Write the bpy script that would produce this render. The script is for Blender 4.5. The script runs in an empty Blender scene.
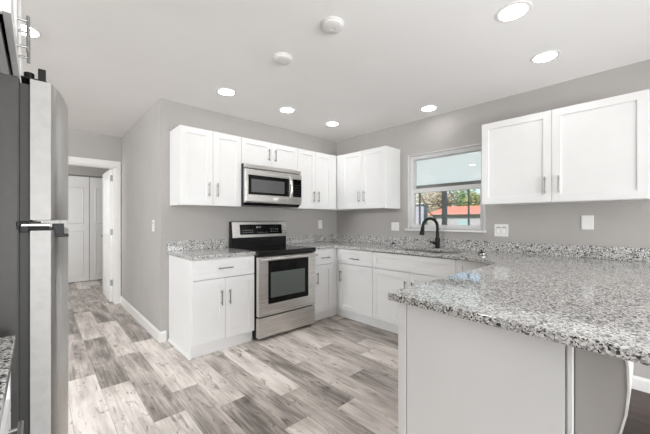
import bpy, bmesh, math, random
from mathutils import Vector, Matrix
random.seed(7)
R = math.radians
scn = bpy.context.scene
COL = scn.collection

# ------------------------------------------------------------------ camera, world, sun, exposure
cam_d = bpy.data.cameras.new('camera')
cam = bpy.data.objects.new('camera', cam_d); COL.objects.link(cam)
cam.location = (-3.391, -3.389, 1.2226)
cam.rotation_euler = (R(90), 0, -0.7509)
cam_d.sensor_width = 36; cam_d.lens = 308.02 / 650 * 36
cam_d.shift_x = -0.97 / 650; cam_d.shift_y = 3.2 / 650
cam_d.clip_start = 0.02
scn.camera = cam
scn.view_settings.view_transform = 'Standard'
scn.view_settings.look = 'None'
scn.view_settings.gamma = 1
scn.view_settings.use_curve_mapping = False
EXPOSURE = 0.16
LAMP = 20.0          # strength of every ceiling downlight lens
REAR_FILL = 85.0           # unseen area fill added at the opening behind the camera (W)
SUN = 9.0
SKY = 0.20
scn.view_settings.exposure = EXPOSURE
try:
    scn.cycles.max_bounces = 10; scn.cycles.diffuse_bounces = 8
    scn.cycles.sample_clamp_indirect = 6
    scn.cycles.use_denoising = True
except Exception:
    pass

world = bpy.data.worlds.new('world'); scn.world = world; world.use_nodes = True
wn = world.node_tree.nodes; wl = world.node_tree.links
sky = wn.new('ShaderNodeTexSky'); sky.sky_type = 'NISHITA'; sky.sun_disc = False
sky.sun_elevation = R(48); sky.sun_rotation = R(-60)
wn['Background'].inputs['Strength'].default_value = SKY
wl.new(sky.outputs[0], wn['Background'].inputs['Color'])

sun_d = bpy.data.lights.new('sun', 'SUN'); sun_d.energy = SUN; sun_d.angle = R(1); sun_d.color = (1, .96, .9)
sun = bpy.data.objects.new('sun', sun_d); COL.objects.link(sun)
sun.rotation_euler = Vector((.62, -.30, -.72)).to_track_quat('-Z', 'Y').to_euler()

def area(name, loc, direction, sx, sy, power, color=(1, 1, 1)):
    l = bpy.data.lights.new(name, 'AREA'); l.shape = 'RECTANGLE'; l.size = sx; l.size_y = sy; l.energy = power; l.color = color
    o = bpy.data.objects.new(name, l); COL.objects.link(o); o.location = loc
    o.rotation_euler = Vector(direction).to_track_quat('-Z', 'Y').to_euler()
    return o
LOW_FILL = 100.0
CEILING_FILL = 20.0
LEFT_FILL = 112.0
area('left_fill_light', (-6.0, -.68, 2.30), (1, -.02, -.45), 1.45, .45, LEFT_FILL, (.95, .98, 1))  # added light from the left to brighten the right-hand base cabinets
area('low_rear_fill_light', (-3.15, -6.85, .85), (0, 1, 0), 1.5, 1.5, LOW_FILL, (.97, .985, 1))  # low unseen fill added to lift the base cabinets and floor
area('far_room_fill_light', (-4.5, 2.9, 1.5), (1, .45, 0), 1.0, 1.2, 30, (.97, .985, 1))  # unseen fill added to brighten the closet doors
area('ceiling_fill_light', (-2.6, -4.2, 1.1), (0, .25, 1), 1.2, 1.0, CEILING_FILL, (.97, .985, 1))  # upward-facing fill added to brighten the ceiling
area('rear_fill_light', (-1.25, -6.98, 1.1), (0, 1, -.12), 2.4, 2.0, REAR_FILL, (.97, .985, 1))  # unseen area light added as ambient fill from the rear

# ------------------------------------------------------------------ materials
def mat(name, col=(.8, .8, .8), rough=.5, metal=0, spec=.5, emit=None, strength=0):
    m = bpy.data.materials.new(name); m.use_nodes = True
    b = m.node_tree.nodes['Principled BSDF']
    b.inputs['Base Color'].default_value = (*col, 1); b.inputs['Roughness'].default_value = rough
    b.inputs['Metallic'].default_value = metal; b.inputs['Specular IOR Level'].default_value = spec
    if emit:
        b.inputs['Emission Color'].default_value = (*emit, 1); b.inputs['Emission Strength'].default_value = strength
    return m
def nodes(m): return m.node_tree.nodes, m.node_tree.links, m.node_tree.nodes['Principled BSDF']
def ramp(n, stops, interp='LINEAR'):
    r = n.new('ShaderNodeValToRGB'); r.color_ramp.interpolation = interp
    el = r.color_ramp.elements
    while len(el) < len(stops): el.new(.5)
    for e, (p, c) in zip(el, stops):
        e.position = p; e.color = (*c, 1) if len(c) == 3 else c
    return r
def mottled(name, c1, c2, scale, rough, bump=0.0, bscale=200, spec=.5):
    m = mat(name, c1, rough, spec=spec); n, l, b = nodes(m)
    tc = n.new('ShaderNodeTexCoord'); nz = n.new('ShaderNodeTexNoise'); nz.inputs['Scale'].default_value = scale
    nz.inputs['Detail'].default_value = 4
    l.new(tc.outputs['Object'], nz.inputs['Vector'])
    r = ramp(n, [(.35, c1), (.65, c2)]); l.new(nz.outputs['Fac'], r.inputs[0]); l.new(r.outputs[0], b.inputs['Base Color'])
    if bump:
        n2 = n.new('ShaderNodeTexNoise'); n2.inputs['Scale'].default_value = bscale; l.new(tc.outputs['Object'], n2.inputs['Vector'])
        bp = n.new('ShaderNodeBump'); bp.inputs['Strength'].default_value = bump; bp.inputs['Distance'].default_value = .002
        l.new(n2.outputs['Fac'], bp.inputs['Height']); l.new(bp.outputs[0], b.inputs['Normal'])
    return m

M = {}
M['wall'] = mottled('wall_paint', (.415, .398, .382), (.435, .417, .40), 3, .75, .25, 90, .3)
M['ceiling'] = mottled('ceiling_paint', (.87, .86, .85), (.89, .88, .87), 2, .85, .15, 60, .2)
M['white'] = mottled('cabinet_paint', (.775, .775, .77), (.795, .795, .79), 5, .35)
M['trim'] = mottled('trim_paint', (.78, .77, .75), (.80, .79, .77), 5, .35)
M['vinyl'] = mat('window_vinyl', (.66, .66, .655), .4)
M['plate'] = mat('plate_plastic', (.82, .81, .79), .35)
M['detector'] = mat('detector_plastic', (.75, .745, .73), .45)
M['well'] = mat('rocker_gap', (.40, .395, .385), .5)
M['slot'] = mat('slot_shadow', (.10, .10, .10), .6)
M['nickel'] = mat('brushed_nickel', (.30, .295, .285), .34, 1)
M['chrome'] = mat('chrome', (.75, .75, .75), .12, 1)
M['black'] = mat('black_enamel', (.006, .006, .006), .25, spec=.25)
M['glass_black'] = mat('black_glass', (.004, .004, .004), .05, spec=.2)
M['cooktop'] = mat('cooktop_glass', (.006, .006, .006), .06, spec=.4)
M['matte_black'] = mat('matte_black', (.006, .006, .006), .45, spec=.25)
M['burner'] = mat('burner_print', (.055, .055, .058), .12)
M['oven_glass'] = mat('oven_glass', (.10, .115, .11), .06)
M['micro_glass'] = mat('microwave_glass', (.10, .10, .105), .10)
M['grey_side'] = mottled('fridge_side_paint', (.042, .038, .036), (.048, .044, .041), 40, .5)
M['gasket'] = mat('gasket_rubber', (.035, .033, .032), .6)
M['display'] = mat('display_print', (.5, .55, .55), .4)
M['lens'] = mat('lamp_lens', (.9, .9, .9), .4, emit=(1, .982, .955), strength=LAMP)
M['bin'] = mat('sink_steel', (.30, .30, .30), .35, 1)

def steel(name, c=(.70, .685, .665), rough=.27, axis='x'):
    m = mat(name, c, rough, 1); n, l, b = nodes(m)
    tc = n.new('ShaderNodeTexCoord'); mp = n.new('ShaderNodeMapping')
    mp.inputs['Scale'].default_value = (2, 400, 400) if axis == 'x' else (400, 400, 2)
    nz = n.new('ShaderNodeTexNoise'); nz.inputs['Scale'].default_value = 1; nz.inputs['Detail'].default_value = 2
    l.new(tc.outputs['Object'], mp.inputs[0]); l.new(mp.outputs[0], nz.inputs['Vector'])
    r = ramp(n, [(.3, (rough - .05,) * 3), (.7, (rough + .08,) * 3)]); l.new(nz.outputs['Fac'], r.inputs[0]); l.new(r.outputs[0], b.inputs['Roughness'])
    bp = n.new('ShaderNodeBump'); bp.inputs['Strength'].default_value = .03; bp.inputs['Distance'].default_value = .001
    l.new(nz.outputs['Fac'], bp.inputs['Height']); l.new(bp.outputs[0], b.inputs['Normal'])
    return m
M['steel'] = steel('stainless_steel')
M['steel_door'] = steel('stainless_fridge_door', (.46, .45, .44), .3, 'z')

M['door_edge'] = mottled('door_edge_paint', (.36, .352, .34), (.40, .392, .38), 30, .4)
def granite():
    m = mat('granite', (.6, .6, .6), .06, spec=.8); n, l, b = nodes(m)
    tc = n.new('ShaderNodeTexCoord')
    nz = n.new('ShaderNodeTexNoise'); nz.inputs['Scale'].default_value = 70; nz.inputs['Detail'].default_value = 3
    l.new(tc.outputs['Object'], nz.inputs['Vector'])
    ad = n.new('ShaderNodeMixRGB'); ad.blend_type = 'ADD'; ad.inputs[0].default_value = .014
    l.new(tc.outputs['Object'], ad.inputs[1]); l.new(nz.outputs['Color'], ad.inputs[2])
    v1 = n.new('ShaderNodeTexVoronoi'); v1.inputs['Scale'].default_value = 150; l.new(ad.outputs[0], v1.inputs['Vector'])
    s1 = n.new('ShaderNodeSeparateColor'); l.new(v1.outputs['Color'], s1.inputs[0])
    r1 = ramp(n, [(0, (.010, .010, .010)), (.20, (.10, .098, .096)), (.31, (.31, .302, .295)), (.49, (.56, .55, .535)), (.73, (.78, .77, .75)), (.95, (.40, .38, .36))], 'CONSTANT')
    l.new(s1.outputs[0], r1.inputs[0])
    v2 = n.new('ShaderNodeTexVoronoi'); v2.inputs['Scale'].default_value = 260; l.new(ad.outputs[0], v2.inputs['Vector'])
    s2 = n.new('ShaderNodeSeparateColor'); l.new(v2.outputs['Color'], s2.inputs[0])
    r2 = ramp(n, [(0, (.014, .014, .014)), (.22, (.32, .315, .31)), (.46, (.72, .71, .69))], 'CONSTANT'); l.new(s2.outputs[1], r2.inputs[0])
    n3 = n.new('ShaderNodeTexNoise'); n3.inputs['Scale'].default_value = 34; n3.inputs['Detail'].default_value = 3; l.new(tc.outputs['Object'], n3.inputs['Vector'])
    r3 = ramp(n, [(.46, (0, 0, 0)), (.56, (1, 1, 1))]); l.new(n3.outputs['Fac'], r3.inputs[0])
    mx = n.new('ShaderNodeMixRGB'); l.new(r3.outputs[0], mx.inputs[0]); l.new(r1.outputs[0], mx.inputs[1]); l.new(r2.outputs[0], mx.inputs[2])
    l.new(mx.outputs[0], b.inputs['Base Color'])
    return m
M['granite'] = granite()

def planks(name, light, mid, dark):
    m = mat(name, mid, .38, spec=.4); n, l, b = nodes(m)
    at = n.new('ShaderNodeAttribute'); at.attribute_name = 'plank'       # r = tone, g = seed
    sp = n.new('ShaderNodeSeparateColor'); l.new(at.outputs['Color'], sp.inputs[0])
    tc = n.new('ShaderNodeTexCoord')
    cmb = n.new('ShaderNodeCombineXYZ')
    ml = n.new('ShaderNodeMath'); ml.operation = 'MULTIPLY'; ml.inputs[1].default_value = 37; l.new(sp.outputs[1], ml.inputs[0])
    l.new(ml.outputs[0], cmb.inputs[0]); l.new(ml.outputs[0], cmb.inputs[2])
    ad = n.new('ShaderNodeVectorMath'); l.new(tc.outputs['Object'], ad.inputs[0]); l.new(cmb.outputs[0], ad.inputs[1])
    def noise(scale, det, dist=0):
        mp = n.new('ShaderNodeMapping'); mp.inputs['Scale'].default_value = scale; l.new(ad.outputs[0], mp.inputs[0])
        z = n.new('ShaderNodeTexNoise'); z.inputs['Scale'].default_value = 1; z.inputs['Detail'].default_value = det; z.inputs['Distortion'].default_value = dist
        l.new(mp.outputs[0], z.inputs['Vector']); return z
    blot = noise((12, 2.6, 1), 6, .5); grain = noise((70, 3.2, 1), 6, .5); fleck = noise((20, 6, 1), 4, 1.8)
    def lin(src, mul, add):
        q = n.new('ShaderNodeMath'); q.operation = 'MULTIPLY_ADD'; q.inputs[1].default_value = mul; q.inputs[2].default_value = add
        l.new(src, q.inputs[0]); return q.outputs[0]
    def plus(a, c):
        q = n.new('ShaderNodeMath'); q.operation = 'ADD'; l.new(a, q.inputs[0]); l.new(c, q.inputs[1]); return q.outputs[0]
    t = plus(plus(sp.outputs[0], lin(blot.outputs['Fac'], 1.4, -.70)), lin(grain.outputs['Fac'], 1.0, -.5))
    r = ramp(n, [(0, dark), (.5, mid), (1, light)]); l.new(t, r.inputs[0])
    kr = ramp(n, [(.28, (.28, .25, .23)), (.41, (1, 1, 1))]); l.new(fleck.outputs['Fac'], kr.inputs[0])
    mu = n.new('ShaderNodeMixRGB'); mu.blend_type = 'MULTIPLY'; mu.inputs[0].default_value = .8
    l.new(r.outputs[0], mu.inputs[1]); l.new(kr.outputs[0], mu.inputs[2]); l.new(mu.outputs[0], b.inputs['Base Color'])
    bp = n.new('ShaderNodeBump'); bp.inputs['Strength'].default_value = .12; bp.inputs['Distance'].default_value = .002
    l.new(grain.outputs['Fac'], bp.inputs['Height']); l.new(bp.outputs[0], b.inputs['Normal'])
    return m
M['planks'] = planks('vinyl_planks', (.88, .82, .77), (.58, .522, .48), (.20, .174, .156))
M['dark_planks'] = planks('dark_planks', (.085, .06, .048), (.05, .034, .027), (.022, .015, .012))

def pane_glass():
    m = bpy.data.materials.new('window_glass'); m.use_nodes = True; n, l = m.node_tree.nodes, m.node_tree.links
    n.remove(n['Principled BSDF']); out = n['Material Output']
    t = n.new('ShaderNodeBsdfTransparent'); t.inputs[0].default_value = (.96, .97, .965, 1)
    g = n.new('ShaderNodeBsdfGlossy'); g.inputs['Roughness'].default_value = .01
    f = n.new('ShaderNodeFresnel'); f.inputs['IOR'].default_value = 1.5
    mx = n.new('ShaderNodeMixShader'); l.new(f.outputs[0], mx.inputs[0]); l.new(t.outputs[0], mx.inputs[1]); l.new(g.outputs[0], mx.inputs[2])
    l.new(mx.outputs[0], out.inputs[0]); return m
M['pane'] = pane_glass()
M['stucco'] = mottled('stucco_lavender', (.27, .27, .31), (.31, .31, .345), 8, .9)
M['tan'] = mottled('stucco_grey', (.25, .235, .255), (.29, .275, .295), 8, .9)
M['roof'] = mottled('roof_shingles', (.36, .125, .085), (.42, .165, .115), 6, .85)
M['bronze'] = mat('lanai_bronze', (.27, .25, .235), .5)
M['grey_post'] = mat('lanai_post_paint', (.24, .23, .23), .5)
M['lanai_white'] = mottled('lanai_panel', (.84, .86, .85), (.88, .89, .88), 2, .6)
_n, _l, _b = nodes(M['lanai_white'])          # milky panels that let daylight through
_t = _n.new('ShaderNodeBsdfTranslucent'); _t.inputs[0].default_value = (.79, .815, .80, 1)
_m = _n.new('ShaderNodeMixShader'); _m.inputs[0].default_value = .62
_l.new(_b.outputs[0], _m.inputs[1]); _l.new(_t.outputs[0], _m.inputs[2]); _l.new(_m.outputs[0], _n['Material Output'].inputs[0])
M['teal'] = mat('teal_paint', (.22, .30, .32), .6)
M['concrete'] = mottled('concrete', (.45, .44, .42), (.55, .53, .5), 5, .9)
M['lawn'] = mottled('lawn', (.10, .18, .05), (.19, .26, .09), 12, .95)
M['bark'] = mottled('bark', (.13, .10, .075), (.2, .16, .12), 20, .9)
M['leaf_a'] = mottled('leaf_olive', (.16, .19, .07), (.27, .28, .12), 6, .8)
M['leaf_b'] = mottled('leaf_tan', (.26, .21, .145), (.34, .285, .20), 6, .8)
M['leaf_c'] = mottled('leaf_green', (.09, .145, .045), (.16, .22, .08), 6, .8)

# ------------------------------------------------------------------ mesh builder
class MB:
    def __init__(s): s.bm = bmesh.new()
    def box(s, x0, y0, z0, x1, y1, z1):
        x0, x1 = sorted((x0, x1)); y0, y1 = sorted((y0, y1)); z0, z1 = sorted((z0, z1))
        v = [s.bm.verts.new(p) for p in ((x0,y0,z0),(x1,y0,z0),(x1,y1,z0),(x0,y1,z0),(x0,y0,z1),(x1,y0,z1),(x1,y1,z1),(x0,y1,z1))]
        for f in ((3,2,1,0),(4,5,6,7),(0,1,5,4),(1,2,6,5),(2,3,7,6),(3,0,4,7)): s.bm.faces.new([v[i] for i in f])
        return s
    def prism(s, pts, axis, a0, a1):
        """closed outline extruded along axis ('x','y','z'); pts are the two other coordinates in order"""
        def P(p, a):
            if axis == 'x': return (a, p[0], p[1])
            if axis == 'y': return (p[0], a, p[1])
            return (p[0], p[1], a)
        A = [s.bm.verts.new(P(p, a0)) for p in pts]; B = [s.bm.verts.new(P(p, a1)) for p in pts]
        k = len(pts)
        s.bm.faces.new(A); s.bm.faces.new(B[::-1])
        for i in range(k): s.bm.faces.new([A[i], B[i], B[(i+1) % k], A[(i+1) % k]])
        bmesh.ops.recalc_face_normals(s.bm, faces=s.bm.faces[:]); return s
    def tube(s, pts, r, seg=12, closed=False):
        pts = [Vector(p) for p in pts]; rad = r if isinstance(r, (list, tuple)) else [r] * len(pts)
        rings = []; up = None
        for i, p in enumerate(pts):
            t = (pts[min(i+1, len(pts)-1)] - pts[max(i-1, 0)]).normalized()
            if up is None:
                up = Vector((0, 0, 1)) if abs(t.z) < .9 else Vector((1, 0, 0))
            a = (up - t * up.dot(t)).normalized(); b = t.cross(a); up = a
            rings.append([s.bm.verts.new(p + (a * math.cos(q) + b * math.sin(q)) * rad[i]) for q in [2*math.pi*k/seg for k in range(seg)]])
        for A, B in zip(rings, rings[1:]):
            for k in range(seg): s.bm.faces.new([A[k], A[(k+1) % seg], B[(k+1) % seg], B[k]])
        s.bm.faces.new(rings[0][::-1]); s.bm.faces.new(rings[-1])
        bmesh.ops.recalc_face_normals(s.bm, faces=s.bm.faces[:]); return s
    def lathe(s, prof, c=(0,0,0), seg=32):
        """prof: (radius, z) list, turned about the vertical through c"""
        rings = []
        for r, z in prof:
            if r < 1e-6: rings.append([s.bm.verts.new((c[0], c[1], c[2] + z))])
            else: rings.append([s.bm.verts.new((c[0] + r*math.cos(2*math.pi*k/seg), c[1] + r*math.sin(2*math.pi*k/seg), c[2] + z)) for k in range(seg)])
        for A, B in zip(rings, rings[1:]):
            for k in range(seg):
                k2 = (k+1) % seg
                if len(A) == 1 and len(B) == 1: continue
                if len(A) == 1: s.bm.faces.new([A[0], B[k], B[k2]])
                elif len(B) == 1: s.bm.faces.new([A[k], A[k2], B[0]])
                else: s.bm.faces.new([A[k], A[k2], B[k2], B[k]])
        bmesh.ops.recalc_face_normals(s.bm, faces=s.bm.faces[:]); return s
    def shaker(s, x0, z0, x1, z1, yb, t=.019, fr=.058, rec=.010):
        """a shaker panel facing -y whose back lies in y = yb"""
        yf = yb - t
        fr = min(fr, (x1-x0)*.3, (z1-z0)*.3)
        o = [(x0,z0),(x1,z0),(x1,z1),(x0,z1)]; i = [(x0+fr,z0+fr),(x1-fr,z0+fr),(x1-fr,z1-fr),(x0+fr,z1-fr)]
        V = lambda pts, y: [s.bm.verts.new((px, y, pz)) for px, pz in pts]
        B = V(o, yb); F = V(o, yf); I = V(i, yf); D = V(i, yf + rec)
        s.bm.faces.new(B[::-1]); s.bm.faces.new(D)
        for k in range(4):
            k2 = (k+1) % 4
            s.bm.faces.new([B[k], B[k2], F[k2], F[k]]); s.bm.faces.new([F[k], F[k2], I[k2], I[k]]); s.bm.faces.new([I[k], I[k2], D[k2], D[k]])
        bmesh.ops.recalc_face_normals(s.bm, faces=s.bm.faces[:]); return s
    def build(s, name, m, parent=None, bevel=0, smooth=False, seg=2):
        me = bpy.data.meshes.new(name); s.bm.to_mesh(me); s.bm.free()
        me.materials.append(m)
        o = bpy.data.objects.new(name, me); COL.objects.link(o)
        if parent: o.parent = parent
        if bevel:
            b = o.modifiers.new('bevel', 'BEVEL'); b.width = bevel; b.segments = seg; b.limit_method = 'ANGLE'; b.angle_limit = R(40)
        if smooth:
            for p in me.polygons: p.use_smooth = True
            try: me.set_sharp_from_angle(angle=R(40))
            except Exception: pass
        return o

def tag(o, label=None, cat=None, group=None, kind=None):
    if label: o['label'] = label
    if cat: o['category'] = cat
    if group: o['group'] = group
    if kind: o['kind'] = kind
    return o
def thing(name, label, cat, loc=(0,0,0), rotz=0, group=None):
    o = bpy.data.objects.new(name, None); COL.objects.link(o); o.empty_display_size = .1
    o.location = loc; o.rotation_euler = (0, 0, rotz)
    return tag(o, label, cat, group)
def struct(name, mb, m, label, cat, bevel=0):
    return tag(mb.build(name, m, None, bevel), label, cat, None, 'structure')
def dup(root, loc, label, rotz=None):
    def cp(o, parent):
        c = o.copy(); COL.objects.link(c); c.parent = parent
        for ch in list(o.children): cp(ch, c)
        return c
    r = cp(root, None); r.location = loc; r['label'] = label
    if rotz is not None: r.rotation_euler = (0, 0, rotz)
    return r

# ------------------------------------------------------------------ room shell
H = 2.4447; XW = -2.4976; XL = -4.12; YR = -7.0; YD = 2.0; YF = 4.35; T = .12
CT = .907; CB = .875            # counter top / underside
# window opening in the right wall
WY0, WY1, WZ0, WZ1 = -1.262, -2.178, 1.115, 2.03

def plank_floor(name, x0, x1, y0, y1, m, known=None, w=.18, L=1.22, xo=-1.80):
    bm = bmesh.new(); cl = bm.loops.layers.float_color.new('plank')
    rnd = random.Random(11)
    k0 = math.floor((x0 - xo) / w); k1 = math.ceil((x1 - xo) / w)
    for k in range(k0, k1):
        a, b = max(x0, xo + k*w), min(x1, xo + (k+1)*w)
        if b - a < 1e-4: continue
        off = rnd.random() * L; tones = {}
        if known and k in known: off, tones = known[k]
        j0 = math.floor((y0 - off) / L); j1 = math.ceil((y1 - off) / L)
        for j in range(j0, j1):
            c, d = max(y0, off + j*L), min(y1, off + (j+1)*L)
            tone = tones.get(j, rnd.choice((.2, .35, .5, .6, .75, .85))); seed = rnd.random()
            if d - c < 1e-4: continue
            g = .0006
            f = bm.faces.new([bm.verts.new(p) for p in ((a+g, c+g, 0), (b-g, c+g, 0), (b-g, d-g, 0), (a+g, d-g, 0))])
            for lp in f.loops: lp[cl] = (tone, seed, 0, 1)
    # a thin underlay closes the joints
    v = [bm.verts.new(p) for p in ((x0, y0, -.001), (x1, y0, -.001), (x1, y1, -.001), (x0, y1, -.001))]
    f = bm.faces.new(v)
    for lp in f.loops: lp[cl] = (.0, .5, 0, 1)
    me = bpy.data.meshes.new(name); bm.to_mesh(me); bm.free(); me.materials.append(m)
    o = bpy.data.objects.new(name, me); COL.objects.link(o)
    return tag(o, None, None, None, 'structure')
# row k spans x in [-1.80+.18k, -1.62+.18k]; (joint y, {index: tone}); index j spans joint + j*L ... + (j+1)*L
known = {
    -8: (-.35, {-1: .88, 0: .42, 1: .2, 2: .4, 3: .3, -2: .6}), -7: (-.65, {0: .22, -1: .66, 1: .62, 2: .25, 3: .4}), -6: (-1.32, {0: .30, -1: .86, 1: .72, 2: .15, 3: .3}),
    -5: (-1.05, {0: .72, -1: .36, 1: .25, 2: .3}), -4: (-1.44, {0: .62, -1: .14, 1: .4}), -3: (-1.908, {0: .34, -1: .72, 1: .4}),
    -2: (-1.61, {0: .80, -1: .50}), -1: (-1.975, {0: .24, -1: .84, 1: .5}), 0: (-1.3, {0: .70, -1: .62, -2: .5}),
    1: (-1.75, {0: .62, -1: .3, -2: .7}), 2: (-1.2, {0: .75, -1: .35}), 3: (-1.55, {0: .45, -1: .7}), 4: (-1.35, {0: .25, -1: .6}), 5: (-1.0, {0: .2, -1: .25}),
}
fl = plank_floor('floor', -7.0, .0, -3.25, 4.9, M['planks'], known)
tag(fl, 'grey brown wood look vinyl plank floor through kitchen and hall', 'floor')
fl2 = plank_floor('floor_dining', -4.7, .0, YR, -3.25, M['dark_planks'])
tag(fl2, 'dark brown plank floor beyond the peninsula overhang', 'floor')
struct('floor_slab', MB().box(-7.2, YR - .2, -.12, .12, 5.0, -.002), M['concrete'], 'concrete slab under the plank floor', 'floor')
struct('ceiling', MB().box(-7.2, YR - .2, H, .12, 5.0, H + .1), M['ceiling'], 'smooth white ceiling with recessed lights', 'ceiling')
struct('wall_back', MB().box(XW, 0, 0, T, T, H), M['wall'], 'grey painted wall behind the range and microwave', 'wall')
wr = MB().box(0, YR, 0, T, WY1, H).box(0, WY0, 0, T, 0, H).box(0, WY1, 0, T, WY0, WZ0).box(0, WY1, WZ1, T, WY0, H)
struct('wall_right', wr, M['wall'], 'grey painted wall around the kitchen window', 'wall')
struct('wall_hall', MB().box(XW, T, 0, XW + T, YD, H), M['wall'], 'grey painted side wall of the hallway with a light switch', 'wall')
OX0, OX1, OZ = -3.345, -2.568, 2.0
wd = MB().box(XL, YD, 0, OX0, YD + T, H).box(OX1, YD, 0, XW + T, YD + T, H).box(OX0, YD, OZ, OX1, YD + T, H)
struct('wall_doorway', wd, M['wall'], 'grey painted wall above the open doorway at the hall end', 'wall')
struct('wall_left', MB().box(XL - T, YR, 0, XL, -1.22, H), M['wall'], 'grey painted wall behind the refrigerator', 'wall')
struct('wall_added_left', MB().box(-7.12, -3.0, 0, -7.0, YD + T, H), M['wall'], 'far wall of the unseen room added left of the hall for the fill light', 'wall')  # invented room, lets the left fill light stand farther off
struct('wall_added_rear', MB().box(-7.0, -3.12, 0, XL - T, -3.0, H), M['wall'], 'rear wall of the unseen room added left of the hall for the fill light', 'wall')
struct('wall_added_front', MB().box(-7.0, YD, 0, XL, YD + T, H), M['wall'], 'front wall of the unseen room added left of the hall for the fill light', 'wall')
wrr = MB().box(XL, YR - T, 0, -3.55, YR, H).box(-.25, YR - T, 0, 0, YR, H).box(-3.55, YR - T, 2.15, -.25, YR, H)
struct('wall_rear', wrr, M['wall'], 'grey wall around the patio opening behind the camera', 'wall')
CX0, CX1, CZ = -3.535, -1.755, 2.115
wc = MB().box(-4.6, YF, 0, CX0, YF + T, H).box(CX1, YF, 0, -1.4, YF + T, H).box(CX0, YF, CZ, CX1, YF + T, H)
struct('wall_closet', wc, M['wall'], 'grey wall above the white closet doors past the doorway', 'wall')
struct('wall_bedroom_right', MB().box(-1.5, YD + T, 0, -1.4, YF, H), M['wall'], 'wall on the far side of the room past the doorway', 'wall')
struct('wall_bedroom_left', MB().box(-4.7, YD + T, 0, -4.6, 5.0, H), M['wall'], 'wall on the near side of the room past the doorway', 'wall')
struct('wall_closet_inside', MB().box(-4.6, 4.85, 0, -1.4, 4.95, H), M['wall'], 'inside wall of the closet behind its doors', 'wall')

def base_profile(h=.105, t=.014): return [(0, 0), (t, 0), (t, h - .02), (t*.55, h - .008), (t*.3, h), (0, h)]
mb = MB().prism([(XW - a, z) for a, z in base_profile()], 'y', 0, YD)
struct('baseboard_hall', mb, M['trim'], 'white baseboard along the hallway wall', 'baseboard')
mb = MB().prism([(-a, z) for a, z in base_profile()], 'x', XW, -2.445)
mb.box(XW - .014, -.014, 0, XW, 0, .085)
struct('baseboard_corner', mb, M['trim'], 'short white baseboard return beside the left base cabinet', 'baseboard')
KX = -.225
struct('wall_knee', MB().box(KX, -3.555, 0, -.001, -3.235, .868), M['wall'], 'grey wall section under the peninsula overhang', 'wall')
mb = MB().prism([(KX - a, z) for a, z in base_profile(.095, .014)], 'y', -3.555, -3.235)
struct('baseboard_right', mb, M['trim'], 'cream baseboard seen past the peninsula support', 'baseboard')

# door casing at the hall end
cw = .062
mb = MB().box(OX1 - .001, YD - .016, 0, OX1 + cw, YD, OZ).box(OX0 - cw, YD - .016, 0, OX0, YD, OZ).box(OX0 - cw, YD - .016, OZ, OX1 + cw, YD, OZ + cw + .02)
mb.box(OX1 - .018, YD, 0, OX1, YD + T, OZ).box(OX0, YD, 0, OX0 + .018, YD + T, OZ).box(OX0, YD, OZ - .018, OX1, YD + T, OZ)
struct('trim_1', mb, M['trim'], 'white painted casing and jamb around the hall doorway', 'door casing', .003)

# open hall door (hinged at the right jamb, swung into the far room)
d1 = thing('door_1', 'white panelled door standing open in the hall doorway', 'door', (OX1 - .016, YD + T + .004, 0), R(-.3))
d1['kind'] = 'structure'
def panel_door(x0, z0, x1, z1, t, panels):
    """slab in the x-z plane, thickness t about y = 0, with raised panels on both faces"""
    mb = MB().box(x0, -t/2, z0, x1, t/2, z1)
    for (a, b, c, d) in panels:
        for s in (-1, 1):
            o = [(a,b),(c,b),(c,d),(a,d)]; q = .014
            i1 = [(a+q,b+q),(c-q,b+q),(c-q,d-q),(a+q,d-q)]; q2 = .034
            i2 = [(a+q2,b+q2),(c-q2,b+q2),(c-q2,d-q2),(a+q2,d-q2)]
            y = s * t/2
            V = lambda pts, yy: [mb.bm.verts.new((px, yy, pz)) for px, pz in pts]
            O = V(o, y + s*.0005); I = V(i1, y + s*.009); J = V(i2, y + s*.002)
            for k in range(4):
                k2 = (k+1) % 4
                mb.bm.faces.new([O[k], O[k2], I[k2], I[k]]); mb.bm.faces.new([I[k], I[k2], J[k2], J[k]])
            mb.bm.faces.new(J)
    bmesh.ops.recalc_face_normals(mb.bm, faces=mb.bm.faces[:])
    return mb
leaf = panel_door(0, .012, .74, OZ - .02, .035, [(.10, .12, .34, .85), (.40, .12, .64, .85), (.10, 1.0, .34, 1.85), (.40, 1.0, .64, 1.85)])
lf = leaf.build('door_leaf', M['trim'], d1, .002); lf.rotation_euler = (0, 0, R(90)); lf.location = (-.0175, 0, 0)
for z in (.25, 1.0, 1.80):
    hg = MB().box(-.030, -.0025, z, .016, -.0005, z + .09).tube([(.003, -.007, z), (.003, -.007, z + .09)], .007)
    hg.build('hinge', M['nickel'], d1)

# bifold closet doors
def bifold(name, x, w, knob, label):
    r = thing(name, label, 'closet door', (x, YF + .03, 0)); r['kind'] = 'structure'
    panel_door(.004, .012, w - .004, 2.085, .032, [(.085, .12, w - .085, 1.03), (.085, 1.15, w - .085, 1.88)]).build('door_panel', M['trim'], r, .002)
    if knob is not None:
        k = MB().tube([(knob, -.016, .90), (knob, -.03, .90), (knob, -.036, .90), (knob, -.05, .90), (knob, -.058, .90)], [.010, .008, .017, .020, .012], 16)
        k.build('knob', M['nickel'], r, 0, True)
    return r
bifold('door_2', -3.535, .445, None, 'closet bifold panel hidden mostly behind the refrigerator')
bifold('door_3', -3.090, .445, None, 'white two panel closet door left of the closet seam, beside the refrigerator')
bifold('door_4', -2.645, .445, .212, 'white two panel closet door with round knob beside the open door')
bifold('door_5', -2.200, .445, None, 'closet bifold panel behind the open hall door')
struct('trim_2', MB().box(CX0, YF + .02, 2.095, CX1, YF + .06, CZ), M['bronze'], 'dark closet door track above the bifold doors', 'door track')

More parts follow.
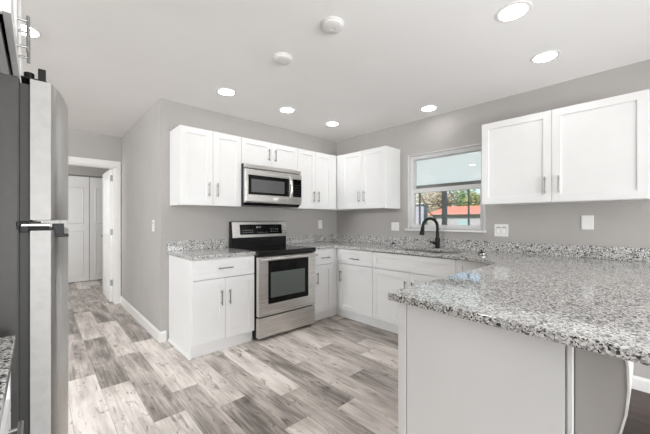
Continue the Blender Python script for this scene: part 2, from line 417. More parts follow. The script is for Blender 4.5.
# ------------------------------------------------------------------ window in the right wall
w1 = thing('window_1', 'single hung kitchen window with white vinyl frame above the sink', 'window', (0, 0, 0)); w1['kind'] = 'structure'
XF = .045
mb = MB()
mb.box(.0, WY0, WZ0, .10, WY0 - .012, WZ1).box(.0, WY1, WZ0, .10, WY1 + .012, WZ1).box(.0, WY0 - .012, WZ1 - .012, .10, WY1 + .012, WZ1)   # jamb liners
mb.build('jamb', M['vinyl'], w1, .002)
mb = MB()
fy0, fy1, fz0, fz1 = WY0 - .012, WY1 + .012, WZ0 + .0, WZ1 - .012
mb.box(XF - .01, fy0, fz0, .09, fy0 - .045, fz1).box(XF - .01, fy1, fz0, .09, fy1 + .04, fz1).box(XF - .01, fy0 - .045, fz1 - .045, .09, fy1 + .04, fz1).box(XF - .01, fy0 - .045, fz0, .09, fy1 + .04, fz0 + .04)
mb.build('window_frame', M['vinyl'], w1, .003)
def sash(name, z0, z1, x, rail0, rail1, st=.026):
    a, b = fy0 - .045, fy1 + .04
    s = MB().box(x - .012, a, z0, x + .012, a - st, z1).box(x - .012, b, z0, x + .012, b + st, z1)
    s.box(x - .012, a - st, z0, x + .012, b + st, z0 + rail0).box(x - .012, a - st, z1 - rail1, x + .012, b + st, z1)
    o = s.build(name, M['vinyl'], w1, .002)
    MB().box(x - .002, a - st, z0 + rail0, x + .002, b + st, z1 - rail1).build('pane', M['pane'], o)
sash('upper_sash', 1.565, fz1 - .045, XF + .032, .05, .008, .012)
sash('lower_sash', fz0 + .04, 1.605, XF + .006, .012, .045, .012)
mb = MB().box(-.03, WY0 + .03, WZ0 - .022, .10, WY1 - .012, WZ0)
mb.build('window_sill', M['trim'], w1, .004)

# ------------------------------------------------------------------ cabinets
def bar_pull(parent, x, z, y, L=.14, vertical=True, r=.0055):
    """bar handle on a front lying in plane y (front towards -y)"""
    mb = MB(); q = y - .030
    if vertical:
        mb.tube([(x, q, z - L/2), (x, q, z + L/2)], r, 10)
        for s in (-1, 1): mb.tube([(x, y, z + s*L*.36), (x, q, z + s*L*.36)], r*.85, 8)
    else:
        mb.tube([(x - L/2, q, z), (x + L/2, q, z)], r, 10)
        for s in (-1, 1): mb.tube([(x + s*L*.36, y, z), (x + s*L*.36, q, z)], r*.85, 8)
    return mb.build('handle', M['nickel'], parent, 0, True)
def add_door(root, x0, z0, x1, z1, yb, hx=None, hz=None, name='door', horiz=False):
    d = MB().shaker(x0 + .0015, z0, x1 - .0015, z1, yb).build(name, M['white'], root, .0012)
    if hx is not None: bar_pull(d, hx, hz, yb - .019, .14, not horiz)
    return d
UB, UT, UD = 1.370, 2.128, .305
def wall_cabinet(label, loc, rotz, W, doors, z0=UB, z1=UT, D=UD, filler=None, slot=0, group='white shaker wall cabinets'):
    r = thing('wall_cabinet', label, 'wall cabinet', loc, rotz, group)
    t = .018
    mb = MB().box(0, -D, z0, t, 0, z1).box(W - t, -D, z0, W, 0, z1).box(t, -D, z1 - t, W - t, 0, z1).box(t, -D + .033, z0 + .002, W - t, 0, z0 + .002 + t)
    mb.box(t, -.008, z0 + .03, W - t, 0, z1 - t).box(t, -D + slot, z0, W - t, -D + .034, z0 + .04).box(t, -D, z1 - .04, W - t, -D + .02, z1 - t)
    mb.build('body', M['white'], r, .001)
    if filler: MB().box(filler[0], -D - .015, z0, filler[1], -D, z1).build('filler_strip', M['white'], r, .001)
    for (a, b, hx, hz) in doors: add_door(r, a, z0 + .004, b, z1 - .004, -D, hx, hz)
    return r
GU = .001
wall_cabinet('tall double door white wall cabinet left of the microwave', (-2.411, -GU, 0), 0, .627,
             [(0, .3135, .270, 1.530), (.3135, .627, .357, 1.530)])
wall_cabinet('short double door white wall cabinet above the microwave', (-1.783, -GU, 0), 0, .767,
             [(0, .3835, .340, 1.975), (.3835, .767, .427, 1.975)], z0=1.838)
wall_cabinet('double door white wall cabinet right of the microwave in the corner', (-1.015, -GU, 0), 0, 1.012,
             [(0, .297, .256, 1.530), (.297, .594, .338, 1.530)], filler=(.594, .69))
wall_cabinet('double door white wall cabinet between room corner and window', (-GU, -.327, 0), R(-90), .826,
             [(.093, .459, .415, 1.530), (.459, .826, .503, 1.530)], filler=(.0, .093))
wall_cabinet('large double door white wall cabinet right of the window', (-GU, -2.262, 0), R(-90), 1.096,
             [(0, .545, .504, 1.510), (.545, 1.096, .595, 1.510)])
wall_cabinet('white double door cabinet hung above the refrigerator', (XL + GU, -2.09, 0), R(90), .80,
             [(0, .40, .345, 1.935), (.40, .80, .425, 1.925)], z0=1.83, z1=2.35, D=.65, slot=.012)

def base_cabinet(label, loc, rotz, W, fronts, D=.61, top=CB, left_side=False, toe=(0, 0), filler=None, group='white shaker base cabinets', strip=None):
    r = thing('base_cabinet', label, 'base cabinet', loc, rotz, group)
    t = .018; zt = .105
    mb = MB().box(0, -D, zt, t, 0, top).box(W - t, -D, zt, W, 0, top).box(t, -D, zt, W - t, 0, zt + t)
    mb.box(t, -D, top - .04, W - t, -D + .02, top).box(t, -.01, zt + t, W - t, 0, top).box(t, -D, .683, W - t, -D + .02, .692).box(0, -D + .06, 0, t, 0, zt).box(W - t, -D + .06, 0, W, 0, zt)
    mb.build('body', M['white'], r, .001)
    if left_side: MB().box(-.008, -D - .002, 0, -.0005, 0, top).build('side_panel', M['white'], r, .001)
    if toe: MB().box(toe[0], -D + .025, .005, W + toe[1], -D + .04, zt - .001).build('toe_kick', M['white'], r, .001)
    if left_side:
        mb = MB().prism([(-.008, 0), (-.021, 0), (-.019, .012), (-.008, .02)], 'y', -D - .004, 0)
        mb.build('shoe_moulding', M['white'], r)
        MB().prism([(-D + .035, 0), (-D + .018, 0), (-D + .022, .014), (-D + .035, .022)], 'x', -.021, W).build('shoe_moulding', M['white'], r)
    if filler: MB().box(filler[0], -D - .003, zt, filler[1], -D - .0003, top).build('filler_strip', M['white'], r, .001)
    for f in fronts:
        kind, a, b, z0, z1, hx, hz = f
        add_door(r, a, z0, b, z1, -D, hx, hz, kind, kind == 'drawer')
    return r
ZD0, ZD1, ZT0, ZT1 = .114, .682, .690, .864
base_cabinet('white base cabinet with one wide drawer left of the range', (-2.411, -.001, 0), 0, .610,
             [('drawer', 0, .610, ZT0, ZT1, .3, .778), ('door', 0, .303, ZD0, ZD1, .262, .505), ('door', .303, .610, ZD0, ZD1, .342, .505)], left_side=True)
base_cabinet('narrow white base cabinet squeezed between range and corner', (-1.038, -.001, 0), 0, .408,
             [('drawer', .02, .33, ZT0, ZT1, .20, .768), ('door', .02, .33, ZD0, ZD1, .068, .53)], filler=(.33, .4258), toe=(0, .045))
base_cabinet('white single door base cabinet right of the inside corner', (-.001, -.630, 0), R(-90), .568,
             [('drawer', .04, .568, ZT0, ZT1, .318, .762), ('door', .04, .568, ZD0, ZD1, .083, .53)], filler=(-.0165, .04), toe=(-.044, 0))
base_cabinet('wide white sink base cabinet under the window', (-.001, -1.200, 0), R(-90), .952,
             [('drawer', 0, .952, ZT0, ZT1, None, None), ('door', 0, .476, ZD0, ZD1, .435, .53), ('door', .476, .952, ZD0, ZD1, .518, .53)], top=.70)
base_cabinet('white base cabinet between sink cabinet and peninsula', (-.001, -2.154, 0), R(-90), .470,
             [('drawer', 0, .44, ZT0, ZT1, None, None), ('door', 0, .44, ZD0, ZD1, None, None)])

# ------------------------------------------------------------------ countertops
c1 = thing('countertop', 'short granite countertop with backsplash left of the range', 'countertop', (0, 0, 0), 0, 'speckled granite countertops')
MB().box(-2.440, -.648, CB, -1.799, -.001, CT).build('slab', M['granite'], c1, .004, seg=3)
MB().box(-2.440, -.021, CT, -1.799, -.001, CT + .102).build('backsplash', M['granite'], c1, .002)

PX, PY0, PY1 = -2.308, -2.586, -3.56         # peninsula end, inner edge, outer edge
c2 = thing('countertop', 'long granite countertop wrapping the corner and ending in the peninsula', 'countertop', (0, 0, 0), 0, 'speckled granite countertops')
SX0, SX1, SY0, SY1 = -.545, -.150, -1.36, -2.10     # sink cut-out
def slab_with_hole():
    bm = bmesh.new()
    FX = -.655
    outer = [(-1.000, -.001), (-1.000, -.095), (-1.029, -.095), (-1.029, -.648), (-.70, -.648), (FX, -.70), (FX, -2.0), (FX - .025, -2.25), (FX - .09, -2.43), (FX - .19, -2.54), (FX - .30, PY0), (PX + .038, PY0), (PX + .030, PY0 - .008), (PX - .035, PY1), (-.001, PY1), (-.001, -.001)]
    r = .05; inner = []
    for cx, cy, a0 in ((SX1 - r, SY0 - r, 0), (SX0 + r, SY0 - r, 90), (SX0 + r, SY1 + r, 180), (SX1 - r, SY1 + r, 270)):
        for k in range(5):
            a = R(a0 + 22.5*k); inner.append((cx + r*math.cos(a), cy + r*math.sin(a)))
    def loop(pts):
        vs = [bm.verts.new((x, y, CT)) for x, y in pts]
        return [bm.edges.new((vs[i], vs[(i+1) % len(vs)])) for i in range(len(vs))]
    ed = loop(outer) + loop(inner)
    res = bmesh.ops.triangle_fill(bm, use_beauty=True, use_dissolve=False, edges=ed)
    # drop any triangle that fell inside the sink opening
    bad = [f for f in bm.faces if SX0 + .003 < f.calc_center_median().x < SX1 - .003 and SY1 + .003 < f.calc_center_median().y < SY0 - .003
           and all(SX0 - 1e-4 <= v.co.x <= SX1 + 1e-4 and SY1 - 1e-4 <= v.co.y <= SY0 + 1e-4 for v in f.verts)]
    bmesh.ops.delete(bm, geom=bad, context='FACES_ONLY')
    for f in bm.faces:
        if f.normal.z < 0: f.normal_flip()
    ext = bmesh.ops.extrude_face_region(bm, geom=bm.faces[:])
    bmesh.ops.translate(bm, verts=[g for g in ext['geom'] if isinstance(g, bmesh.types.BMVert)], vec=(0, 0, CB - CT))
    bmesh.ops.recalc_face_normals(bm, faces=bm.faces[:])
    m = MB(); m.bm.free(); m.bm = bm
    return m
slab_with_hole().build('slab', M['granite'], c2, .004, seg=3)
MB().box(-.998, -.021, CT, -.0215, -.001, CT + .102).build('backsplash', M['granite'], c2, .002)
MB().box(-.021, PY1, CT, -.001, -.001, CT + .102).build('backsplash', M['granite'], c2, .002)

# ------------------------------------------------------------------ peninsula
pn = thing('peninsula_cabinet', 'white peninsula cabinet with plain end panel under the granite overhang', 'peninsula', (0, 0, 0))
ex = -2.256; py0, py1 = -2.628, -3.225
MB().box(ex + .026, py0 - .002, 0, -.03, py1, CB).build('body', M['white'], pn, .002)
MB().box(ex, py0 - .0445, .0, ex + .012, py1 + .0195, CB).build('end_panel', M['white'], pn, .001)
MB().box(ex, py0, 0, ex + .012, py0 - .040, CB).build('corner_stile', M['white'], pn, .003)
MB().box(ex - .001, py1 + .015, 0, ex + .012, py1, CB).build('corner_stile', M['white'], pn, .003)
prof = [(py1, CB), (-3.328, CB), (-3.336, .83), (-3.338, .77), (-3.333, .70), (-3.322, .645), (-3.300, .59), (-3.27, .54), (-3.245, .505), (py1, .48)]
MB().prism(prof, 'x', -2.238, -2.05).build('support_bracket', M['wall'], pn, .002)
edge = [(a - .0, b) for a, b in prof[1:]] ; inner = [(a + .010, b) for a, b in prof[1:]]
mbx = MB()
out = [(a - .004, b) for a, b in prof[1:-1]]; inn = [(a + .001, b) for a, b in prof[1:-1]]
mbx.prism(out + inn[::-1], 'x', -2.240, -2.05).build('edge_trim', M['trim'], pn)

# ------------------------------------------------------------------ sink and faucet
sk = thing('sink', 'undermount stainless double bowl sink set in the granite below the window', 'sink', (0, 0, 0))
def bowl(y0, y1):
    mb = MB(); zt = CB - .0015; zb = .72; t = .004
    x0, x1 = SX0 - .006, SX1 + .006
    mb.box(x0, y0, zb, x1, y1, zb + t).box(x0, y0, zb, x0 + t, y1, zt).box(x1 - t, y0, zb, x1, y1, zt).box(x0, y0, zb, x1, y0 - t, zt).box(x0, y1 + t, zb, x1, y1, zt)
    mb.build('bowl', M['bin'], sk, .001)
    cy = (y0 + y1) / 2; cx = (x0 + x1) / 2
    MB().lathe([(0, .007), (.03, .006), (.042, .0085), (.045, .0045)], (cx, cy, zb), 24).build('drain', M['chrome'], sk, 0, True)
bowl(SY0 + .006, (SY0 + SY1)/2 + .012); bowl((SY0 + SY1)/2 - .012, SY1 - .006)

FXx, FYy = -.098, -1.705
fc = thing('faucet', 'matte black gooseneck pull down faucet behind the sink', 'faucet', (FXx, FYy, CT))
MB().lathe([(0, 0), (.030, 0), (.030, .008), (.026, .014), (.026, .112), (.021, .122), (0, .122)], (0, 0, 0), 24).build('base', M['matte_black'], fc, 0, True)
gp = [(0, 0, .10), (0, 0, .24)]
rr = .095
dx, dy = -.90, .44
for k in range(1, 13):
    a = R(180 - 15*k*1.02); c = -rr*math.cos(a) * -1
    s = rr + rr*math.cos(R(180 - 15*k)); z = .24 + rr*math.sin(R(180 - 15*k))
    gp.append((dx*s, dy*s, z))
MB().tube(gp, .0165, 14).build('spout', M['matte_black'], fc, 0, True)
ex_, ey_, ez_ = gp[-1]
MB().tube([(ex_, ey_, ez_ + .005), (ex_ + dx*.004, ey_ + dy*.004, ez_ - .03), (ex_ + dx*.010, ey_ + dy*.010, ez_ - .065), (ex_ + dx*.014, ey_ + dy*.014, ez_ - .09)], [.018, .021, .026, .026], 16).build('spray_head', M['matte_black'], fc, 0, True)
MB().tube([(-.012, .014, .058), (-.036, .020, .060), (-.046, .024, .062)], [.020, .019, .016], 14).tube([(-.040, .02, .060), (-.045, .045, .066), (-.050, .068, .072)], [.011, .010, .009], 10).build('lever', M['matte_black'], fc, 0, True)

def strainer(loc, label):
    r = thing('sink_strainer', label, 'sink strainer', loc, 0, 'sink strainers left on the counter')
    MB().lathe([(0, 0), (.030, 0), (.034, .010), (.040, .014), (.040, .017), (.0, .017)], (0, 0, 0), 24).build('basket', M['chrome'], r, 0, True)
    MB().lathe([(.028, .017), (.030, .020), (.018, .026), (.006, .028), (.006, .038), (.011, .041), (.009, .046), (0, .047)], (0, 0, 0), 20).build('stopper', M['matte_black'], r, 0, True)
    return r
s_ = strainer((-.44, -2.305, CT), 'small chrome and black sink strainer on the counter right of the sink')
dup(s_, (-.12, -1.125, CT), 'small chrome and black sink strainer by the backsplash left of the faucet')

# ------------------------------------------------------------------ range
RX0, RX1 = -1.797, -1.044; W = RX1 - RX0
rg = thing('range', 'freestanding stainless steel electric range with black glass cooktop', 'stove', (RX0, -.003, 0))
MB().box(.004, -.645, .03, W - .004, -.03, .895).build('body', M['black'], rg, .003)
mb = MB().box(0, -.700, .860, W, -.02, .909)
mb.build('cooktop', M['cooktop'], rg, .006, seg=3)
def ring(mb, cx, cy, r0, r1, z, seg=48):
    A = [mb.bm.verts.new((cx + r0*math.cos(2*math.pi*k/seg), cy + r0*math.sin(2*math.pi*k/seg), z)) for k in range(seg)]
    B = [mb.bm.verts.new((cx + r1*math.cos(2*math.pi*k/seg), cy + r1*math.sin(2*math.pi*k/seg), z)) for k in range(seg)]
    for k in range(seg): mb.bm.faces.new([A[k], B[k], B[(k+1) % seg], A[(k+1) % seg]])
for cx, cy, rr_ in ((.20, -.50, .115), (.56, -.50, .095), (.20, -.24, .085), (.56, -.24, .11)):
    mb = MB(); ring(mb, cx, cy, rr_ - .004, rr_, .9096)
    if rr_ > .1: ring(mb, cx, cy, rr_*.62 - .003, rr_*.62, .9096)
    mb.build('burner', M['burner'], rg)
# backguard: black riser, tilted stainless panel with a black display
MB().prism([(-.004, .90), (-.060, .90), (-.060, 1.02), (-.082, 1.02), (-.058, 1.205), (-.004, 1.205)], 'x', .022, W + .040).build('backguard', M['black'], rg, .004)
gf = lambda z: -.082 + (z - 1.02)/(1.205 - 1.02)*.024
mb = MB().prism([(gf(1.018) - .006, 1.018), (gf(1.200) - .006, 1.200), (gf(1.200) - .001, 1.207), (gf(1.205) + .04, 1.209), (gf(1.205) + .04, 1.2052), (gf(1.2) , 1.2), (gf(1.018), 1.018)], 'x', .028, W + .038)
cp = mb.build('control_panel', M['steel'], rg, .003)
dx0, dx1 = .122, .710
mb = MB().prism([(gf(1.052) - .0085, 1.052), (gf(1.172) - .0085, 1.172), (gf(1.172) - .003, 1.172), (gf(1.052) - .003, 1.052)], 'x', dx0, dx1)
for f_ in mb.bm.faces: f_.material_index = 0
def mark(x, z, w, h):
    y0, y1 = gf(z) - .0092, gf(z + h) - .0092
    v = [mb.bm.verts.new(p) for p in ((x, y0, z), (x + w, y0, z), (x + w, y1, z + h), (x, y1, z + h))]; mb.bm.faces.new(v).material_index = 1
sx = .022
for gx in (.318, .334, .362): mark(gx + sx, 1.128, .011, .018)
for i in range(5): mark(sx + .135 + i*.030, 1.075, .012, .005); mark(sx + .135 + i*.030, 1.100, .012, .005)
for i in range(6): mark(sx + .33 + i*.026, 1.072, .010, .004)
for i in range(4): mark(sx + .52 + i*.032, 1.080, .012, .005); mark(sx + .52 + i*.032, 1.110, .012, .005)
dsp = mb.build('display', M['glass_black'], cp); dsp.data.materials.append(M['display'])
# oven door
od = MB()
zo0, zo1 = .252, .850
od.box(.004, -.698, zo0, W - .004, -.647, zo1)
odr = od.build('oven_door', M['steel'], rg, .006, seg=3)
MB().box(.112, -.7015, .368, W - .112, -.696, .822).build('door_glass', M['glass_black'], odr, .003)
MB().box(.140, -.7028, .428, W - .165, -.7008, .688).build('oven_window', M['oven_glass'], odr, .002)
mb = MB().tube([(.012, -.742, .828), (W - .012, -.742, .828)], .0145, 14)
for x in (.045, W - .045): mb.box(x - .016, -.742, .818, x + .016, -.695, .838)
mb.build('door_handle', M['steel'], odr, .002, True)
# storage drawer
dw = MB().box(.004, -.692, .035, W - .004, -.640, .238).build('storage_drawer', M['steel'], rg, .006, seg=3)
for x in (.06, W - .06):
    for y in (-.58, -.08): MB().lathe([(.018, 0), (.018, .032), (0, .032)], (x, y, 0), 12).build('foot', M['matte_black'], rg)

# ------------------------------------------------------------------ microwave
MX0 = -1.787; MW = .756
mw = thing('microwave', 'stainless over the range microwave with black window and curved handle', 'microwave', (MX0, -.002, 0))
MB().box(0, -.372, 1.385, MW, 0, 1.834).build('body', M['black'], mw, .003)
MB().prism([(-.36, 1.3835), (-.40, 1.412), (-.372, 1.412), (-.1, 1.3835)], 'x', .004, MW - .004).build('underside_lip', M['black'], mw, .001)
md = MB().prism([(-.374, 1.412), (-.412, 1.412), (-.422, 1.43), (-.426, 1.6), (-.422, 1.775), (-.374, 1.782)], 'x', .0, MW).build('door', M['steel'], mw, .004)
MB().prism([(-.374, 1.786), (-.416, 1.786), (-.400, 1.832), (-.374, 1.832)], 'x', .0, MW).build('top_vent', M['steel'], mw, .003)
MB().box(.030, -.4285, 1.500, .562, -.421, 1.712).build('door_glass', M['glass_black'], md, .003)
MB().box(.064, -.4298, 1.526, .495, -.4275, 1.668).build('door_window', M['micro_glass'], md, .002)
hp = []
for k in range(13):
    t = k/12; hp.append((.560 + .012*math.sin(math.pi*t), -.432 - .040*math.sin(math.pi*t), 1.452 + .305*t))
MB().tube(hp, [.010] + [.0125]*11 + [.010], 12).build('door_handle', M['steel'], md, 0, True)
MB().box(.345, -.4275, 1.448, .410, -.4205, 1.478).build('badge', M['plate'], md, .001)
mb = MB().box(.622, -.4285, 1.500, MW - .012, -.421, 1.712)
n0 = len(mb.bm.faces)
for r_ in range(5):
    for c_ in range(3): mb.box(.640 + c_*.030, -.4292, 1.515 + r_*.030, .656 + c_*.030, -.4284, 1.523 + r_*.030)
mb.bm.faces.ensure_lookup_table()
for f_ in mb.bm.faces[n0:]: f_.material_index = 1
kp = mb.build('control_panel', M['glass_black'], mw); kp.data.materials.append(M['burner'])

# ------------------------------------------------------------------ refrigerator on the left wall
FY0, FY1, FT = -2.098, -1.29, 1.655
fr = thing('refrigerator', 'stainless top freezer refrigerator with dark grey side on the left', 'refrigerator', (0, 0, 0))
bx0, bx1 = XL + .04, -3.432
MB().box(bx0, FY0, .02, bx1, FY1, FT - .005).build('body', M['grey_side'], fr, .006)
MB().box(bx1, FY0 + .010, .03, -3.410, FY1 - .010, FT - .02).build('gasket', M['gasket'], fr)
def curved_door(z0, z1):
    pts = [(-3.410, FY0)]; n = 18
    pts.append((-3.366, FY0)); pts.append((-3.3600, FY0 + .004))
    for k in range(1, n):
        t = k/n; pts.append((-3.359 + .058*math.sin(math.pi*t)**.75, FY0 + .006 + (FY1 - FY0 - .012)*t))
    pts += [(-3.3600, FY1 - .004), (-3.366, FY1), (-3.410, FY1)]
    return MB().prism(pts, 'z', z0, z1)
for nm, z0, z1 in (('freezer_door', 1.222, FT - .004), ('fridge_door', .06, 1.192)):
    dr = curved_door(z0, z1).build(nm, M['steel_door'], fr, .003, True)
    MB().box(-3.4100, FY0 - .0015, z0 + .001, -3.3625, FY0 + .002, z1 - .001).build('door_edge', M['door_edge'], dr, .001)
mb = MB().box(-3.430, FY0 + .004, FT - .003, -3.372, FY0 + .075, FT + .001).box(-3.392, FY0 + .002, FT - .006, -3.374, FY0 + .05, FT + .034).tube([(-3.412, FY0 + .03, FT + .004), (-3.412, FY0 + .03, FT + .022)], .012, 12)
mb.build('top_hinge', M['matte_black'], fr, .002)
mb = MB().box(-3.440, FY0 - .001, 1.195, -3.366, FY0 + .07, 1.201).box(-3.432, FY0 - .004, 1.186, -3.412, FY0 + .05, 1.218).box(-3.440, FY0 - .002, 1.203, -3.385, FY0 + .06, 1.219)
mb.build('middle_hinge', M['matte_black'], fr, .002)
mb = MB().tube([(-3.428, FY0 - .004, 1.207), (-3.395, FY0 - .004, 1.208), (-3.366, FY0 - .002, 1.208)], .0055, 10)
mb.build('hinge_pin', M['chrome'], fr, 0, True)
mb = MB().box(-3.360, FY0 + .03, 1.168, -3.318, FY0 + .065, 1.178).box(-3.358, FY0 + .03, 1.176, -3.330, FY0 + .06, 1.212)
mb.build('handle_bracket', M['matte_black'], fr, .002)
for y in (FY0 + .08, FY1 - .08):
    for x in (bx0 + .08, bx1 - .05): MB().lathe([(.02, 0), (.02, .025), (0, .025)], (x, y, 0), 12).build('foot', M['matte_black'], fr)

# base cabinet and counter nearest the camera on the left wall
nb = base_cabinet('white base cabinet at the left edge beside the refrigerator', (XL + .001, -3.30, 0), R(90), 1.09,
             [('drawer', .55, 1.09, .72, ZT1, None, None), ('door', .55, 1.09, ZD0, .712, None, None), ('drawer', 0, .55, .72, ZT1, .27, .79), ('door', 0, .55, ZD0, .712, .5, .56)], D=.655)
mb = MB().tube([(.70, -.695, .70), (1.03, -.695, .70)], .0055, 10)
for x in (.74, 1.00): mb.tube([(x, -.672, .70), (x, -.695, .70)], .005, 8)
mb.build('handle', M['nickel'], nb, 0, True)
c3 = thing('countertop', 'granite countertop corner at the left edge beside the refrigerator', 'countertop', (0, 0, 0), 0, 'speckled granite countertops')
MB().box(XL + .001, -3.32, CB, -3.437, -2.185, CT).build('slab', M['granite'], c3, .004, seg=3)

# ------------------------------------------------------------------ wall plates
def plate(label, cat, loc, rotz, w, h, kind):
    """faces -y locally; loc is the plate's centre on the wall"""
    r = thing('wall_plate' if kind == 'blank' else ('outlet' if kind == 'outlet' else 'light_switch'), label, cat, loc, rotz)
    MB().box(-w/2, -.006, -h/2, w/2, -.0003, h/2).build('cover_plate', M['plate'], r, .002)
    if kind == 'outlet':
        for z in (-.022, .022):
            f = MB().box(-.016, -.0075, z - .014, .016, -.0055, z + .014).build('receptacle', M['plate'], r, .001)
            MB().box(-.007, -.0079, z - .004, -.005, -.0074, z + .006).box(.005, -.0079, z - .004, .007, -.0074, z + .006).build('slots', M['slot'], f)
    if kind == 'switch':
        n = 2 if w > .1 else 1
        for i in range(n):
            x = 0 if n == 1 else (-.026 if i == 0 else .026)
            MB().box(x - .0195, -.0064, -.036, x + .0195, -.0055, .036).build('rocker_well', M['well'], r)
            MB().prism([(-.0055, -.033), (-.0115, -.033), (-.0075, 0), (-.0058, .033), (-.0055, .033)], 'x', x - .0165, x + .0165).build('rocker', M['plate'], r, .001)
    return r
plate('double white rocker switch plate right of the window', 'light switch', (0, -2.332, 1.121), R(-90), .125, .122, 'switch')
plate('blank white wall plate under the large right wall cabinet', 'wall plate', (0, -2.994, 1.203), R(-90), .08, .12, 'blank')
plate('white wall outlet between the window and corner cabinet', 'outlet', (0, -1.076, 1.140), R(-90), .115, .108, 'outlet')
plate('white wall outlet on the back wall right of the range', 'outlet', (-.348, 0, 1.160), 0, .076, .122, 'outlet')
plate('white light switch on the hallway wall', 'light switch', (XW, .25, 1.165), R(-90), .076, .122, 'switch')

# ------------------------------------------------------------------ ceiling fixtures
def downlight(loc, label):
    r = thing('recessed_light', label, 'ceiling light', loc, 0, 'round recessed ceiling lights')
    MB().lathe([(.072, 0), (.094, 0), (.093, -.0025), (.084, -.0035), (.073, -.003), (.072, 0)], (0, 0, 0), 40).build('trim_ring', M['plate'], r, 0, True)
    MB().lathe([(0, -.0048), (.068, -.0048), (.0725, -.0034), (.0725, -.001), (0, -.001)], (0, 0, 0), 40).build('lens', M['lens'], r)
    return r
L0 = downlight((-2.081, -.596, H), 'round recessed light above the cabinet left of the microwave')
dup(L0, (-1.376, -.596, H), 'round recessed light above the microwave and range')
dup(L0, (-.668, -.590, H), 'round recessed light nearest the room corner')
dup(L0, (-.272, -1.694, H), 'round recessed light over the kitchen sink')
dup(L0, (-.618, -2.822, H), 'round recessed light above the right wall cabinet')
dup(L0, (-1.355, -2.816, H), 'round recessed light over the peninsula, largest in view')
dup(L0, (-3.462, -.62, H), 'round recessed light behind the handles above the refrigerator')
for x, y in ((-2.75, -2.3), (-1.36, -4.6), (-2.9, -4.6), (-1.36, -6.1), (-2.9, -6.1)):
    dup(L0, (x, y, H), 'round recessed light out of view behind the camera')
dup(L0, (-3.0, 3.2, H), 'round recessed light in the room past the hall doorway')
def detector(loc, label):
    r = thing('smoke_detector', label, 'smoke detector', loc, 0, 'white round ceiling detectors')
    MB().lathe([(0, 0), (.071, 0), (.072, -.004), (.071, -.008), (.064, -.009)], (0, 0, 0), 36).build('base', M['detector'], r, 0, True)
    MB().lathe([(.064, -.007), (.067, -.010), (.066, -.022), (.060, -.027), (.018, -.0275), (.016, -.025), (0, -.025)], (0, 0, 0), 36).build('cover', M['detector'], r, 0, True)
    return r
D0 = detector((-2.052, -2.014, H), 'larger white round smoke detector, nearer to the camera')
dup(D0, (-2.048, -1.477, H), 'white round smoke detector closer to the back wall')

# ------------------------------------------------------------------ outside the window
struct('ground_lawn', MB().box(.3, -14, -.25, 40, 30, -.15), M['lawn'], 'lawn outside the window', 'lawn')
struct('ground_patio', MB().box(.13, -4, -.15, 4.0, 5, -.06), M['concrete'], 'concrete patio floor outside the window', 'patio')
ln = thing('lanai', 'screened patio enclosure with white roof panels outside the window', 'patio enclosure', (0, 0, 0))
MB().prism([(.13, 2.52), (3.45, 2.062), (3.45, 2.12), (.13, 2.60)], 'y', -3.2, 4.5).build('roof_panel', M['lanai_white'], ln)
MB().box(3.36, -3.2, 1.89, 3.46, 4.5, 2.06).build('beam', M['bronze'], ln)
MB().box(3.38, -.125, -.06, 3.46, -.03, 1.89).build('post', M['grey_post'], ln)
for y in (.55, -.62, -1.6, 1.7): MB().box(3.40, y - .012, -.06, 3.45, y + .012, 1.90).build('post', M['grey_post'], ln)
MB().box(3.40, -3.2, 1.592, 3.44, 4.5, 1.61).build('rail', M['bronze'], ln)
for (ya, za, yb, zb) in ((.48, 1.60, .12, 1.24), (-.15, 1.93, -.40, 1.60)):
    MB().tube([(3.42, ya, za), (3.42, yb, zb)], .012, 8).build('brace', M['bronze'], ln)
MB().box(2.2, 4.42, -.06, 3.4, 4.5, 2.2).build('end_wall', M['stucco'], ln)

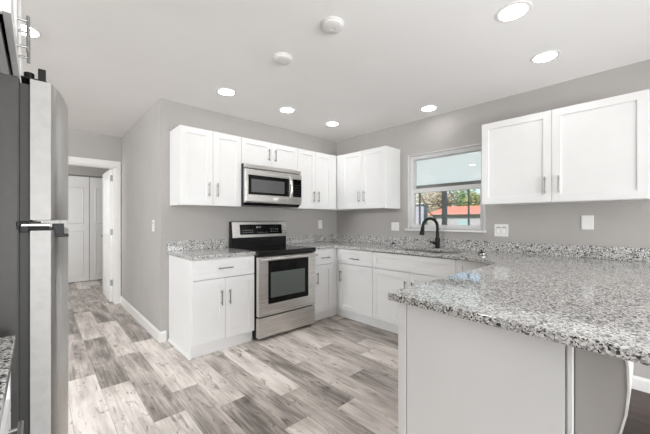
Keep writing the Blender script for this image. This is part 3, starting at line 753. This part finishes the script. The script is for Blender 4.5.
nh = thing('neighbor_house', 'low neighbour house with orange red shingle roof seen through window', 'house', (0, 0, 0))
MB().box(14.2, -2, -.15, 20, 5.9, 1.62).build('wall', M['tan'], nh)
MB().prism([(14.0, 1.55), (17, 2.15), (20.6, 1.55)], 'y', -2.6, 6.4).build('roof', M['roof'], nh)
MB().box(14.12, 3.75, .6, 14.19, 4.3, 1.25).build('window', M['teal'], nh)
sh = thing('garden_wall', 'pale lavender stucco wall outside at left of window', 'garden wall', (0, 0, 0))
MB().box(6.0, 1.9, -.15, 6.25, 6, 1.75).build('wall', M['stucco'], sh)
MB().box(5.95, 1.88, 1.75, 6.3, 6, 1.80).build('cap', M['concrete'], sh)

def tree(loc, h, cr, m, label, seed):
    rnd = random.Random(seed)
    r = thing('tree', label, 'tree', loc, 0, 'trees outside the window')
    mb = MB().tube([(0, 0, 0), (.05, .03, h*.3), (-.02, .08, h*.6), (.06, 0, h*.85)], [.16, .13, .10, .05], 10)
    for k in range(5):
        a = rnd.uniform(0, 6.28); mb.tube([(0, .04, h*(.35 + .08*k)), (math.cos(a)*cr*.45, math.sin(a)*cr*.45, h*(.5 + .08*k))], [.06, .03], 6)
    mb.build('trunk', M['bark'], r, 0, True)
    mb = MB(); bm = mb.bm
    for k in range(2600):
        a = rnd.uniform(0, 6.28); u = rnd.uniform(-1, 1); q = rnd.random()**.5
        s = math.sqrt(1 - u*u); lump = 1 + .25*math.sin(3*a + seed) * math.cos(4*u)
        p = Vector((math.cos(a)*s*cr*q*lump, math.sin(a)*s*cr*q*lump, h*.68 + u*h*.40*q))
        z = rnd.uniform(.07, .14)
        d1 = Vector((rnd.uniform(-1, 1), rnd.uniform(-1, 1), rnd.uniform(-1, 1))).normalized(); d2 = d1.orthogonal().normalized()
        bm.faces.new([bm.verts.new(p - d1*z), bm.verts.new(p + d2*z*.5), bm.verts.new(p + d1*z), bm.verts.new(p - d2*z*.5)])
    mb.build('foliage', m, r)
tree((26, 13.0, -.15), 4.6, 1.5, M['leaf_b'], 'tan leaved tree behind the lavender garden wall', 1)
tree((22, 9.3, -.15), 4.2, 1.4, M['leaf_b'], 'tan leaved tree beside the patio post', 2)
tree((23, 6.9, -.15), 3.5, .95, M['leaf_a'], 'yellow green tree above the right end of the orange roof', 3)
tree((29, 10.4, -.15), 4.8, 1.5, M['leaf_c'], 'green tree above the middle of the orange roof', 4)
